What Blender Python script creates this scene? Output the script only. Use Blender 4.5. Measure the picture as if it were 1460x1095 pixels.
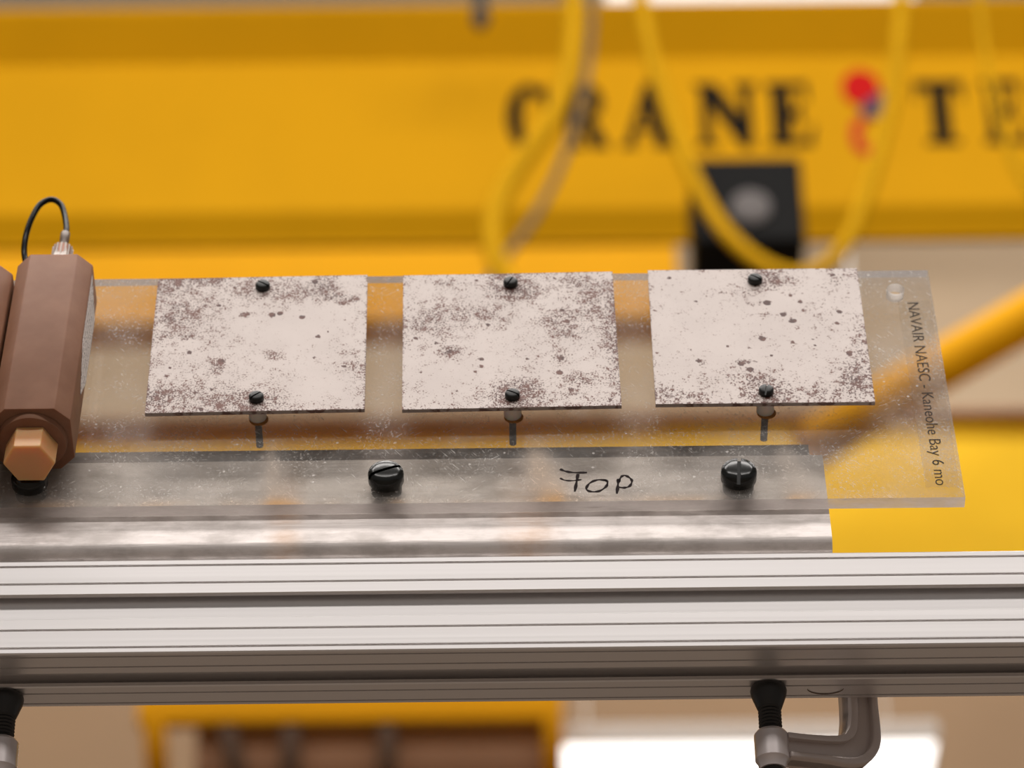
import bpy, math, random
from mathutils import Vector, Matrix
from mathutils.geometry import tessellate_polygon

for o in list(bpy.data.objects):
    bpy.data.objects.remove(o, do_unlink=True)
scene = bpy.context.scene
COL = scene.collection
random.seed(7)

# ------------------------------------------------------------------ camera
# origin of the rig: the top front edge of the slotted rail, 1.75 m above the floor
Z0 = 1.75
MM = 0.001
FPX = 4844.9
PITCH, YAW, ROLL = 0.5976, -0.0010, 0.0105
CAM = Vector((0.0, -0.97569, Z0 - 0.59433))
FWD = Vector((math.sin(YAW)*math.cos(PITCH), math.cos(YAW)*math.cos(PITCH), math.sin(PITCH)))
_R = Vector((math.cos(YAW), -math.sin(YAW), 0.0))
_U = _R.cross(FWD)
RGT = _R*math.cos(ROLL) - _U*math.sin(ROLL)
UPV = _U*math.cos(ROLL) + _R*math.sin(ROLL)
cam_data = bpy.data.cameras.new('camera')
cam = bpy.data.objects.new('camera', cam_data)
COL.objects.link(cam)
m = Matrix((RGT, UPV, -FWD)).transposed().to_4x4()
m.translation = CAM
cam.matrix_world = m
cam_data.sensor_fit = 'HORIZONTAL'
cam_data.sensor_width = 36.0
cam_data.lens = FPX*36.0/1460.0
cam_data.clip_start = 0.02
cam_data.clip_end = 200.0
cam_data.dof.use_dof = True
cam_data.dof.focus_distance = 1.146
cam_data.dof.aperture_fstop = 14.0
cam_data.dof.aperture_blades = 0
scene.camera = cam

# ------------------------------------------------------------------ world, exposure
w = bpy.data.worlds.new('hall_air')
scene.world = w
w.use_nodes = True
bg = w.node_tree.nodes['Background']
bg.inputs[0].default_value = (1.0, 0.93, 0.88, 1)
bg.inputs[1].default_value = 0.24
vs = scene.view_settings
vs.view_transform = 'Standard'
vs.look = 'None'
vs.gamma = 1.0
vs.use_curve_mapping = False
vs.exposure = 0.0


def area_light(name, loc, target, sx, sy, power, col=(1.0, 0.95, 0.91)):
    l = bpy.data.lights.new(name, 'AREA')
    l.shape = 'RECTANGLE'
    l.size, l.size_y = sx, sy
    l.energy = power
    l.color = col
    o = bpy.data.objects.new(name, l)
    COL.objects.link(o)
    o.location = loc
    d = Vector(target) - Vector(loc)
    o.rotation_euler = d.to_track_quat('-Z', 'Y').to_euler()
    return o


# ceiling lights of the hall, above and behind the photographer; forward ones added
area_light('overhead_light', (-2.8, -7.5, 9.6), (-2.8, -7.5, 0), 6.0, 1.2, 390)
area_light('overhead_light', (3.2, -7.5, 9.6), (3.2, -7.5, 0), 6.0, 1.2, 390)
area_light('overhead_light', (0.0, -2.0, 9.6), (0.0, -2.0, 0), 9.0, 1.0, 470)
area_light('overhead_light', (0.0, 1.4, 9.6), (0.0, 2.2, 6.0), 11.0, 1.0, 490)  # unseen light added to brighten the lettered girder's web
area_light('overhead_light', (0.0, 6.9, 9.7), (0.0, 10.6, 8.4), 11.0, 0.6, 310)  # unseen light added and tilted to brighten the wall and rear girders

# ------------------------------------------------------------------ pixel to place helpers
TAU = 0.2850
PL_O = Vector((0.0, 0.0003, Z0 + 0.02147))          # front bottom line of the acrylic sheet
PL_UP = Vector((0, math.sin(TAU), math.cos(TAU)))
PL_N = Vector((0, -math.cos(TAU), math.sin(TAU)))
ROTP = Matrix.Rotation(-TAU, 4, 'X')


def ray(px, py):
    return (FWD + RGT*((px-730.0)/FPX) + UPV*((547.5-py)/FPX)).normalized()


def at(px, py, Y):
    d = ray(px, py)
    return CAM + d*((Y-CAM.y)/d.y)


def at_z(px, py, Z):
    d = ray(px, py)
    return CAM + d*((Z-CAM.z)/d.z)


def on_plate(px, py, o=0.0):
    """(x, h) on the sheet's plane pushed forward by o metres"""
    d = ray(px, py)
    p0 = PL_O + PL_N*o
    t = (p0-CAM).dot(PL_N)/d.dot(PL_N)
    p = CAM + d*t
    return p.x, (p-p0).dot(PL_UP)


# ------------------------------------------------------------------ materials
def mat(name, col=(0.8, 0.8, 0.8), rough=0.5, metal=0.0, spec=0.5, emit=None, estr=0.0, sss=0.0, coat=0.0):
    mt = bpy.data.materials.new(name)
    mt.use_nodes = True
    b = mt.node_tree.nodes['Principled BSDF']
    b.inputs['Base Color'].default_value = (*col, 1)
    b.inputs['Roughness'].default_value = rough
    b.inputs['Metallic'].default_value = metal
    b.inputs['Specular IOR Level'].default_value = spec
    if emit:
        b.inputs['Emission Color'].default_value = (*emit, 1)
        b.inputs['Emission Strength'].default_value = estr
    if sss:
        b.inputs['Subsurface Weight'].default_value = sss
        b.inputs['Subsurface Radius'].default_value = (1.0, 0.45, 0.2)
        b.inputs['Subsurface Scale'].default_value = 0.004
    if coat:
        b.inputs['Coat Weight'].default_value = coat
    return mt


class NT:
    def __init__(self, mt):
        self.t = mt.node_tree
        self.n = self.t.nodes
        self.b = self.n.get('Principled BSDF')
        self.out = self.n.get('Material Output')

    def new(self, typ, **kw):
        nd = self.n.new(typ)
        for k, v in kw.items():
            setattr(nd, k, v)
        return nd

    def link(self, a, b):
        self.t.links.new(a, b)

    def val(self, sock, v):
        if hasattr(v, 'links') or isinstance(v, bpy.types.NodeSocket):
            self.link(v, sock)
        else:
            sock.default_value = v

    def math(self, op, a, b=0.0, clamp=False):
        nd = self.new('ShaderNodeMath', operation=op)
        nd.use_clamp = clamp
        self.val(nd.inputs[0], a)
        self.val(nd.inputs[1], b)
        return nd.outputs[0]

    def coord(self, kind='Object', scale=(1, 1, 1), rot=(0, 0, 0), loc=(0, 0, 0)):
        tc = self.new('ShaderNodeTexCoord')
        mp = self.new('ShaderNodeMapping')
        mp.inputs['Scale'].default_value = scale
        mp.inputs['Rotation'].default_value = rot
        mp.inputs['Location'].default_value = loc
        self.link(tc.outputs[kind], mp.inputs[0])
        return mp.outputs[0]

    def noise(self, vec, scale, detail=3.0, rough=0.55):
        nd = self.new('ShaderNodeTexNoise')
        self.link(vec, nd.inputs['Vector'])
        nd.inputs['Scale'].default_value = scale
        nd.inputs['Detail'].default_value = detail
        nd.inputs['Roughness'].default_value = rough
        return nd.outputs['Fac']

    def smooth(self, v, a, b, c=0.0, d=1.0):
        nd = self.new('ShaderNodeMapRange', interpolation_type='SMOOTHSTEP')
        self.val(nd.inputs[0], v)
        nd.inputs[1].default_value = a
        nd.inputs[2].default_value = b
        nd.inputs[3].default_value = c
        nd.inputs[4].default_value = d
        return nd.outputs[0]

    def mixc(self, f, a, b):
        nd = self.new('ShaderNodeMix', data_type='RGBA')
        self.val(nd.inputs[0], f)
        for s, v in ((nd.inputs[6], a), (nd.inputs[7], b)):
            if isinstance(v, tuple):
                s.default_value = (*v, 1)
            else:
                self.link(v, s)
        return nd.outputs[2]

    def bump(self, h, strength, dist):
        nd = self.new('ShaderNodeBump')
        nd.inputs['Strength'].default_value = strength
        nd.inputs['Distance'].default_value = dist
        self.link(h, nd.inputs['Height'])
        self.link(nd.outputs[0], self.b.inputs['Normal'])


def painted(name, col, rough=0.45, var=0.12, scale=6.0, col2=None):
    mt = mat(name, col, rough)
    n = NT(mt)
    f = n.noise(n.coord(), scale, 4)
    c2 = col2 or tuple(c*(1-var) for c in col)
    n.link(n.mixc(n.smooth(f, 0.35, 0.7), col, c2), n.b.inputs['Base Color'])
    n.b.inputs['Specular IOR Level'].default_value = 0.12
    return mt


M = {}
M['yellow'] = painted('crane_yellow_paint', (0.83, 0.405, 0.002), 0.7, 0.06, 2.0)
M['yellow_lit'] = painted('lit_yellow_paint', (0.90, 0.56, 0.022), 0.7, 0.06, 2.0)  # crane yellow lightened: stronger lighting put into the colour
M['hose_yellow'] = painted('yellow_hose_rubber', (0.74, 0.39, 0.004), 0.7, 0.1, 5.0)
M['grey_cord'] = mat('grey_cord_rubber', (0.30, 0.21, 0.11), 0.6)
M['black_paint'] = mat('black_lettering_paint', (0.008, 0.007, 0.006), 0.7, spec=0.1)
M['red_paint'] = mat('red_emblem_paint', (0.70, 0.004, 0.004), 0.6, spec=0.15)
M['pink_red'] = mat('faded_red_paint', (0.68, 0.03, 0.02), 0.6, spec=0.15)
M['navy_paint'] = mat('dark_blue_paint', (0.05, 0.03, 0.08), 0.5)
M['wall'] = painted('beige_wall_paint', (0.50, 0.385, 0.26), 0.8, 0.10, 0.5)
M['wall_low'] = painted('darker_tan_wall', (0.335, 0.225, 0.135), 0.8, 0.12, 0.6)
M['ceil'] = painted('grey_ceiling_paint', (0.40, 0.36, 0.31), 0.8, 0.1, 0.5)
M['floor'] = painted('sealed_concrete', (0.17, 0.14, 0.115), 0.6, 0.25, 0.7)
M['black_box'] = mat('black_plastic_box', (0.010, 0.010, 0.010), 0.7, spec=0.15)
M['lens_grey'] = mat('grey_lens', (0.17, 0.155, 0.15), 0.5, spec=0.2)
M['brown_panel'] = painted('brown_panel', (0.40, 0.235, 0.145), 0.7, 0.12, 2.0)
M['dark_bar'] = mat('dark_brown_steel', (0.13, 0.085, 0.06), 0.6)
M['dark_steel'] = mat('dark_steel', (0.05, 0.045, 0.04), 0.5)
M['lamp_lens'] = mat('lit_lamp_lens', (0.9, 0.9, 0.9), 0.4, emit=(1.0, 0.96, 0.92), estr=2.2)
M['lamp_body'] = mat('white_lamp_body', (0.75, 0.73, 0.70), 0.5)

# anodised rail
mt = mat('anodised_aluminium', (0.80, 0.775, 0.77), 0.36, 0.72)
n = NT(mt)
st = n.noise(n.coord(scale=(2.0, 900.0, 900.0)), 1.0, 3)
n.link(n.smooth(st, 0.3, 0.7, 0.34, 0.40), n.b.inputs['Roughness'])
M['rail'] = mt

# mill-finish aluminium of the angle with drawn texture and rusty run-off marks
mt = mat('mill_aluminium', (0.70, 0.66, 0.64), 0.45, 0.35)
n = NT(mt)
f1 = n.noise(n.coord(scale=(0.45, 1.0, 1.0)), 120.0, 6, 0.65)
f2 = n.noise(n.coord(scale=(60.0, 900.0, 900.0)), 1.0, 3)
base = n.mixc(n.smooth(f1, 0.38, 0.68), (0.70, 0.645, 0.62), (0.50, 0.455, 0.43))
sx = n.new('ShaderNodeSeparateXYZ')
n.link(n.coord(), sx.inputs[0])
stain = None
for cx, wd in ((-0.0785, 0.009), (0.004, 0.015)):
    d = n.math('ABSOLUTE', n.math('SUBTRACT', sx.outputs[0], cx))
    g = n.smooth(d, 0.0, wd, 1.0, 0.0)
    stain = g if stain is None else n.math('ADD', stain, g)
hz = n.smooth(sx.outputs[2], 0.018, 0.052, 1.0, 0.25)
stain = n.math('MULTIPLY', n.math('MULTIPLY', stain, hz), n.smooth(f1, 0.3, 0.6, 0.08, 0.28), True)
n.link(n.mixc(stain, base, (0.80, 0.42, 0.17)), n.b.inputs['Base Color'])
n.link(n.smooth(f1, 0.3, 0.7, 0.34, 0.5), n.b.inputs['Roughness'])
n.link(n.math('SUBTRACT', 0.35, n.math('MULTIPLY', stain, 0.3)), n.b.inputs['Metallic'])
n.bump(f2, 0.25, 0.0003)
M['angle'] = mt

mt = mat('dull_grey_bar', (0.20, 0.17, 0.165), 0.5, 0.4)
n = NT(mt)
f1 = n.noise(n.coord(scale=(10.0, 60.0, 60.0)), 6.0, 4)
n.link(n.mixc(n.smooth(f1, 0.4, 0.65), (0.17, 0.14, 0.135), (0.30, 0.265, 0.25)), n.b.inputs['Base Color'])
M['bar'] = mt


# acrylic: clear sheet with gloss, milky bloom, scratches and specks
def acrylic(name, haze0, haze1, scratch=1.0, stains=False, tint=0.86):
    mt = bpy.data.materials.new(name)
    mt.use_nodes = True
    n = NT(mt)
    n.n.remove(n.b)
    tr = n.new('ShaderNodeBsdfTransparent')
    tr.inputs[0].default_value = (tint, tint*0.99, tint*0.97, 1)
    df = n.new('ShaderNodeBsdfDiffuse')
    df.inputs[0].default_value = (0.84, 0.80, 0.76, 1)
    gl = n.new('ShaderNodeBsdfGlossy')
    gl.inputs['Roughness'].default_value = 0.06
    # Schlick reflectance of the thin sheet, the same from both sides
    geo = n.new('ShaderNodeNewGeometry')
    dt = n.new('ShaderNodeVectorMath', operation='DOT_PRODUCT')
    n.link(geo.outputs['Incoming'], dt.inputs[0])
    n.link(geo.outputs['Normal'], dt.inputs[1])
    cosv = n.math('ABSOLUTE', dt.outputs['Value'])
    frs = n.math('ADD', n.math('MULTIPLY', n.math('POWER', n.math('SUBTRACT', 1.0, cosv), 5.0), 0.96), 0.04)
    o = n.coord()
    bloom = n.noise(o, 22.0, 5, 0.6)
    fine = n.noise(o, 420.0, 3, 0.6)
    h = n.smooth(bloom, 0.35, 0.72, haze0, haze1)
    mid = n.noise(o, 75.0, 4, 0.65)
    grit = n.noise(o, 900.0, 3, 0.7)
    h = n.math('ADD', h, n.smooth(fine, 0.55, 0.78, 0.0, 0.16*scratch))
    h = n.math('ADD', h, n.math('MULTIPLY', n.smooth(grit, 0.52, 0.68, 0.0, 0.42*scratch), n.smooth(mid, 0.40, 0.64)))
    # specks
    vo = n.new('ShaderNodeTexVoronoi')
    n.link(o, vo.inputs['Vector'])
    vo.inputs['Scale'].default_value = 260.0
    sp = n.smooth(vo.outputs['Distance'], 0.08, 0.16, 1.0, 0.0)
    sep = n.new('ShaderNodeSeparateColor')
    n.link(vo.outputs['Color'], sep.inputs[0])
    sp = n.math('MULTIPLY', sp, n.smooth(sep.outputs[0], 0.80, 0.86))
    h = n.math('ADD', h, n.math('MULTIPLY', sp, 0.45*scratch))
    # scratches in several directions
    for a, sc, th in ((0.6, 1.0, 0.67), (-0.9, 0.8, 0.67), (1.4, 1.3, 0.68), (0.1, 0.9, 0.70), (-0.4, 1.5, 0.68), (2.2, 1.1, 0.68)):
        v = n.coord(rot=(0, a, 0), loc=(a*3, 0, a*7))
        mp = n.new('ShaderNodeMapping')
        mp.inputs['Scale'].default_value = (190*sc, 1.0, 2300*sc)
        n.link(v, mp.inputs[0])
        s = n.noise(mp.outputs[0], 1.0, 1.0, 0.4)
        big = n.noise(n.coord(loc=(a*5, 2, a)), 30.0, 2)
        s = n.math('MULTIPLY', n.smooth(s, th, th+0.06), n.smooth(big, 0.46, 0.62))
        h = n.math('ADD', h, n.math('MULTIPLY', s, 0.42*scratch))
    if stains:
        # rusty run-off below the screws
        sx = n.new('ShaderNodeSeparateXYZ')
        n.link(o, sx.inputs[0])
        wob = n.math('MULTIPLY', n.math('SUBTRACT', n.noise(o, 45.0, 3), 0.5), 0.014)
        tot = None
        for cx, w0, w1, amt in ((-0.0795, 0.003, 0.010, 0.24), (0.0125, 0.006, 0.014, 0.40), (0.098, 0.004, 0.012, 0.16)):
            wd = n.smooth(sx.outputs[2], 0.0, 0.045, w1, w0)
            lean = n.math('MULTIPLY', sx.outputs[2], 0.2)
            d = n.math('ABSOLUTE', n.math('ADD', n.math('ADD', n.math('SUBTRACT', sx.outputs[0], cx), wob), lean))
            g = n.math('SUBTRACT', 1.0, n.math('DIVIDE', d, wd), True)
            g = n.math('MULTIPLY', n.smooth(g, 0.0, 0.95), amt)
            tot = g if tot is None else n.math('ADD', tot, g)
        tot = n.math('MULTIPLY', tot, n.smooth(sx.outputs[2], 0.015, 0.047, 1.0, 0.0))
        base_l = n.math('MULTIPLY', n.smooth(sx.outputs[2], 0.0, 0.006, 0.25, 0.0), n.smooth(n.noise(o, 30.0, 3), 0.4, 0.6))
        rim = n.math('ADD', tot, base_l)
        h = n.math('ADD', h, rim)
        rc = n.smooth(sx.outputs[2], 0.0, 0.012, 1.0, 0.45)
        n.link(n.mixc(n.math('MULTIPLY', n.math('MULTIPLY', rim, 2.2), rc, True), (0.84, 0.80, 0.76), (0.86, 0.52, 0.25)), df.inputs[0])
    h = n.math('MINIMUM', h, 0.9)
    m1 = n.new('ShaderNodeMixShader')
    n.link(h, m1.inputs[0])
    n.link(tr.outputs[0], m1.inputs[1])
    n.link(df.outputs[0], m1.inputs[2])
    m2 = n.new('ShaderNodeMixShader')
    n.link(frs, m2.inputs[0])
    n.link(m1.outputs[0], m2.inputs[1])
    n.link(gl.outputs[0], m2.inputs[2])
    n.link(m2.outputs[0], n.out.inputs[0])
    return mt


M['acrylic'] = acrylic('scuffed_clear_acrylic', 0.05, 0.26, 1.1, True)
M['acrylic_back'] = acrylic('clear_acrylic_back', 0.01, 0.03, 0.0)
M['tape'] = acrylic('clear_label_tape', 0.02, 0.10, 0.7, False, 0.985)


def cloudy(name, col, a):
    """frosted cut edge: part clear, part scattering light that travels inside the sheet"""
    mt = bpy.data.materials.new(name)
    mt.use_nodes = True
    n = NT(mt)
    n.n.remove(n.b)
    tr = n.new('ShaderNodeBsdfTransparent')
    df = n.new('ShaderNodeBsdfDiffuse')
    tl = n.new('ShaderNodeBsdfTranslucent')
    df.inputs[0].default_value = (*col, 1)
    tl.inputs[0].default_value = (*col, 1)
    f = n.noise(n.coord(scale=(120, 400, 400)), 1.0, 3)
    m0 = n.new('ShaderNodeMixShader')
    m0.inputs[0].default_value = 0.62
    n.link(df.outputs[0], m0.inputs[1])
    n.link(tl.outputs[0], m0.inputs[2])
    m1 = n.new('ShaderNodeMixShader')
    n.link(n.smooth(f, 0.3, 0.7, a-0.1, min(1.0, a+0.1)), m1.inputs[0])
    n.link(tr.outputs[0], m1.inputs[1])
    n.link(m0.outputs[0], m1.inputs[2])
    n.link(m1.outputs[0], n.out.inputs[0])
    return mt


M['acrylic_edge'] = cloudy('saw_cut_acrylic_edge', (0.66, 0.60, 0.585), 0.82)
M['acrylic_top'] = cloudy('darkened_acrylic_top_edge', (0.30, 0.275, 0.27), 0.85)  # same edge in a darker colour, offsetting the light from above
M['acrylic_side'] = cloudy('polished_acrylic_side', (0.62, 0.56, 0.48), 0.35)
M['hole_wall'] = cloudy('drilled_acrylic_wall', (0.90, 0.86, 0.83), 0.85)

# rusted white test panel
mt = mat('corroded_white_paint', (0.74, 0.655, 0.615), 0.62)
n = NT(mt)
at_n = n.new('ShaderNodeAttribute')
at_n.attribute_name = 'rust'
dens = at_n.outputs['Fac']
o = n.coord()
oi = n.new('ShaderNodeObjectInfo')
vm = n.new('ShaderNodeVectorMath', operation='ADD')
n.link(o, vm.inputs[0])
n.link(oi.outputs['Location'], vm.inputs[1])
ov = vm.outputs[0]
f1 = n.noise(ov, 1500.0, 3.0, 0.65)
f2 = n.noise(ov, 330.0, 4.0, 0.65)
f3 = n.noise(ov, 60.0, 3.0)
t = n.math('ADD', n.math('MULTIPLY', f1, 0.62), n.math('MULTIPLY', f2, 0.38))
t = n.math('ADD', t, n.math('MULTIPLY', dens, 0.34))
t = n.math('ADD', t, n.math('MULTIPLY', n.math('SUBTRACT', f3, 0.5), 0.10))
spec_ = n.smooth(t, 0.625, 0.675)
halo = n.smooth(t, 0.54, 0.72, 0.0, 0.28)
rc = n.mixc(n.smooth(f2, 0.4, 0.65), (0.090, 0.040, 0.034), (0.185, 0.075, 0.055))
pc = n.mixc(n.smooth(f3, 0.3, 0.7), (0.76, 0.672, 0.632), (0.71, 0.625, 0.588))
pc = n.mixc(halo, pc, (0.42, 0.29, 0.25))
n.link(n.mixc(spec_, pc, rc), n.b.inputs['Base Color'])
n.bump(spec_, 0.35, 0.0002)
M['panel'] = mt
mt = mat('panel_edge_metal', (0.34, 0.275, 0.25), 0.55, 0.3)
n = NT(mt)
f1 = n.noise(n.coord(), 300.0, 3)
n.link(n.mixc(n.smooth(f1, 0.5, 0.62), (0.40, 0.33, 0.30), (0.17, 0.10, 0.085)), n.b.inputs['Base Color'])
M['panel_edge'] = mt

M['black_nylon'] = mat('black_nylon', (0.009, 0.010, 0.009), 0.2, spec=0.35)
M['screw_black'] = mat('black_screw', (0.016, 0.017, 0.016), 0.4, spec=0.3)
M['shaft_grey'] = mat('grey_threaded_shaft', (0.07, 0.07, 0.075), 0.5)
M['spacer'] = mat('white_nylon_spacer', (0.80, 0.71, 0.64), 0.5, sss=0.8)
M['rust_ring'] = painted('orange_rust_stain', (0.52, 0.25, 0.08), 0.7, 0.4, 900.0)
M['marker'] = mat('dark_marker_ink', (0.014, 0.007, 0.007), 0.7, spec=0.1)
M['print'] = mat('dark_label_print', (0.022, 0.014, 0.010), 0.7, spec=0.2)

# tan plastic of the housings
mt = mat('tan_engineering_plastic', (0.26, 0.125, 0.075), 0.55, sss=0.25, spec=0.16)
n = NT(mt)
f1 = n.noise(n.coord(), 60.0, 4)
n.link(n.mixc(n.smooth(f1, 0.35, 0.7), (0.24, 0.115, 0.068), (0.29, 0.145, 0.088)), n.b.inputs['Base Color'])
M['tan'] = mt
M['tan_orange'] = mat('orange_tan_plastic', (0.74, 0.37, 0.15), 0.40, sss=0.75)
M['tan_orange'].node_tree.nodes['Principled BSDF'].inputs['Subsurface Scale'].default_value = 0.008
M['sleeve'] = mat('brown_grey_sleeve', (0.20, 0.145, 0.11), 0.4)
mt = mat('copper_striped_gland', (0.26, 0.10, 0.055), 0.4, 0.3)
M['gland'] = mt
M['gland_pale'] = mat('pale_gland_collar', (0.55, 0.47, 0.41), 0.4)
M['cable'] = mat('black_cable', (0.007, 0.007, 0.007), 0.2, spec=0.14)
mt = mat('white_sticker', (0.88, 0.83, 0.82), 0.5)
n = NT(mt)
# rows of tiny unreadable print
v = n.coord(scale=(1.0, 900.0, 1500.0))
f1 = n.noise(v, 1.0, 1.0)
br = n.new('ShaderNodeSeparateXYZ')
n.link(n.coord(), br.inputs[0])
row = n.math('PINGPONG', n.math('MULTIPLY', br.outputs[1], 1.0), 0.0016)
ink = n.math('MULTIPLY', n.smooth(f1, 0.48, 0.56), n.smooth(row, 0.0006, 0.0009, 0.0, 1.0))
n.link(n.mixc(ink, (0.88, 0.83, 0.82), (0.10, 0.09, 0.10)), n.b.inputs['Base Color'])
M['sticker'] = mt

# cast clamp
mt = mat('cast_grey_iron', (0.56, 0.49, 0.465), 0.42, 0.25)
n = NT(mt)
f1 = n.noise(n.coord(), 500.0, 3)
n.bump(f1, 0.3, 0.0003)
n.link(n.smooth(n.noise(n.coord(), 120.0, 3), 0.3, 0.7, 0.32, 0.5), n.b.inputs['Roughness'])
M['cast'] = mt
M['boss'] = mat('machined_clamp_boss', (0.66, 0.60, 0.59), 0.33, 0.5)
M['clamp_black'] = mat('black_clamp_screw', (0.014, 0.014, 0.014), 0.38)


# ------------------------------------------------------------------ mesh builder
class MB:
    def __init__(self):
        self.v, self.f, self.m = [], [], []

    def add(self, vs_, fs, mi=0, tf=None):
        b = len(self.v)
        for p in vs_:
            p = Vector(p)
            self.v.append(tf @ p if tf is not None else p)
        for f_ in fs:
            self.f.append([b+i for i in f_])
            self.m.append(mi)
        return self

    def box(self, x0, x1, y0, y1, z0, z1, mi=0, tf=None):
        vs_ = [(x0, y0, z0), (x1, y0, z0), (x1, y1, z0), (x0, y1, z0), (x0, y0, z1), (x1, y0, z1), (x1, y1, z1), (x0, y1, z1)]
        fs = [(0, 3, 2, 1), (4, 5, 6, 7), (0, 1, 5, 4), (1, 2, 6, 5), (2, 3, 7, 6), (3, 0, 4, 7)]
        return self.add(vs_, fs, mi, tf)

    def lathe(self, prof, seg=32, mi=0, tf=None, phase=0.0):
        """prof = [(r, z)...] closed with caps"""
        vs_, fs = [], []
        for r, z in prof:
            for k in range(seg):
                a = phase + 2*math.pi*k/seg
                vs_.append((r*math.cos(a), r*math.sin(a), z))
        for i in range(len(prof)-1):
            for k in range(seg):
                k2 = (k+1) % seg
                fs.append((i*seg+k, i*seg+k2, (i+1)*seg+k2, (i+1)*seg+k))
        fs.append(tuple(range(seg-1, -1, -1)))
        t_ = (len(prof)-1)*seg
        fs.append(tuple(t_+k for k in range(seg)))
        return self.add(vs_, fs, mi, tf)

    def prism(self, poly, a, b, axis='x', mi=0, tf=None):
        """poly of 2D points extruded between a and b; axis x: poly=(y,z); y: poly=(x,z); z: poly=(x,y)"""
        nn = len(poly)

        def mk(p, t_):
            return {'x': (t_, p[0], p[1]), 'y': (p[0], t_, p[1]), 'z': (p[0], p[1], t_)}[axis]
        vs_ = [mk(p, a) for p in poly] + [mk(p, b) for p in poly]
        fs = [(i, (i+1) % nn, nn+(i+1) % nn, nn+i) for i in range(nn)]
        tri = tessellate_polygon([[Vector((p[0], p[1], 0)) for p in poly]])
        for t3 in tri:
            fs.append(tuple(t3))
            fs.append(tuple(nn+i for i in reversed(t3)))
        return self.add(vs_, fs, mi, tf)

    def tube(self, pts, r, seg=12, mi=0, sub=6, closed_caps=True):
        pts = [Vector(p) for p in pts]
        P = []
        if sub > 1 and len(pts) > 2:
            for i in range(len(pts)-1):
                p0 = pts[i-1] if i else pts[0]*2-pts[1]
                p1, p2 = pts[i], pts[i+1]
                p3 = pts[i+2] if i+2 < len(pts) else pts[-1]*2-pts[-2]
                for k in range(sub):
                    t_ = k/sub
                    P.append(0.5*((2*p1)+(p2-p0)*t_+(2*p0-5*p1+4*p2-p3)*t_*t_+(3*p1-p0-3*p2+p3)*t_**3))
            P.append(pts[-1])
        else:
            P = pts
        rr = r if isinstance(r, (list, tuple)) else None
        N = None
        vs_, fs = [], []
        for i, p in enumerate(P):
            d = (P[min(i+1, len(P)-1)]-P[max(i-1, 0)]).normalized()
            if N is None:
                N = d.orthogonal().normalized()
            else:
                N = (N-d*N.dot(d)).normalized()
            B = d.cross(N)
            if rr:
                u = i/(len(P)-1)*(len(rr)-1)
                k0 = min(int(u), len(rr)-2)
                rad = rr[k0]+(rr[k0+1]-rr[k0])*(u-k0)
            else:
                rad = r
            for k in range(seg):
                a = 2*math.pi*k/seg
                vs_.append(p+(N*math.cos(a)+B*math.sin(a))*rad)
        for i in range(len(P)-1):
            for k in range(seg):
                k2 = (k+1) % seg
                fs.append((i*seg+k, i*seg+k2, (i+1)*seg+k2, (i+1)*seg+k))
        fs.append(tuple(range(seg-1, -1, -1)))
        fs.append(tuple((len(P)-1)*seg+k for k in range(seg)))
        return self.add(vs_, fs, mi)

    def mesh(self, name, mats, smooth=None, bevel=None):
        me = bpy.data.meshes.new(name)
        me.from_pydata([tuple(p) for p in self.v], [], self.f)
        for k in (mats if isinstance(mats, (list, tuple)) else [mats]):
            me.materials.append(M[k])
        me.polygons.foreach_set('material_index', self.m)
        import bmesh
        bm = bmesh.new()
        bm.from_mesh(me)
        bmesh.ops.recalc_face_normals(bm, faces=bm.faces)
        if bevel:
            eds = [e for e in bm.edges if len(e.link_faces) == 2 and e.calc_face_angle(0) > 0.5]
            bmesh.ops.bevel(bm, geom=eds, offset=bevel, segments=2, profile=0.5, affect='EDGES', clamp_overlap=True)
        bm.to_mesh(me)
        bm.free()
        if smooth is not None:
            me.shade_smooth()
            me.set_sharp_from_angle(angle=math.radians(smooth))
        return me

    def build(self, name, mats, parent=None, smooth=None, bevel=None, loc=None):
        ob = bpy.data.objects.new(name, self.mesh(name, mats, smooth, bevel))
        COL.objects.link(ob)
        if parent:
            ob.parent = parent
        if loc is not None:
            ob.location = loc
        return ob


def tag(o_, label=None, cat=None, group=None, kind=None):
    if label:
        o_['label'] = label
    if cat:
        o_['category'] = cat
    if group:
        o_['group'] = group
    if kind:
        o_['kind'] = kind
    return o_


def empty(name, loc, rot=None):
    e = bpy.data.objects.new(name, None)
    e.empty_display_size = 0.02
    COL.objects.link(e)
    mw = Matrix.Translation(Vector(loc))
    if rot is not None:
        mw = mw @ rot
    e.matrix_world = mw
    return e


def plate_at(x, h, o_=0.0):
    return PL_O + Vector((x, 0, 0)) + PL_UP*h + PL_N*o_


FACE = Matrix.Rotation(math.radians(90), 4, 'X')      # local +z of a lathe points at the viewer (local -y)

# ------------------------------------------------------------------ the hall
WY = 11.2
CEIL = 11.0
tag(MB().box(-16, 16, -14, WY+0.2, -0.2, 0).build('floor', 'floor'), kind='structure')
tag(MB().box(-16, 16, WY, WY+0.25, 0, CEIL).build('wall_back', 'wall'), kind='structure')
tag(MB().box(-16, 16, WY-0.04, WY, 0, 8.2).build('lower_wall_1', 'wall_low'), kind='structure')  # separate lower layer of the wall in a darker tan
tag(MB().box(-16, 16, -14, WY+0.2, CEIL, CEIL+0.2).build('ceiling', 'ceil'), kind='structure')


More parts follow.
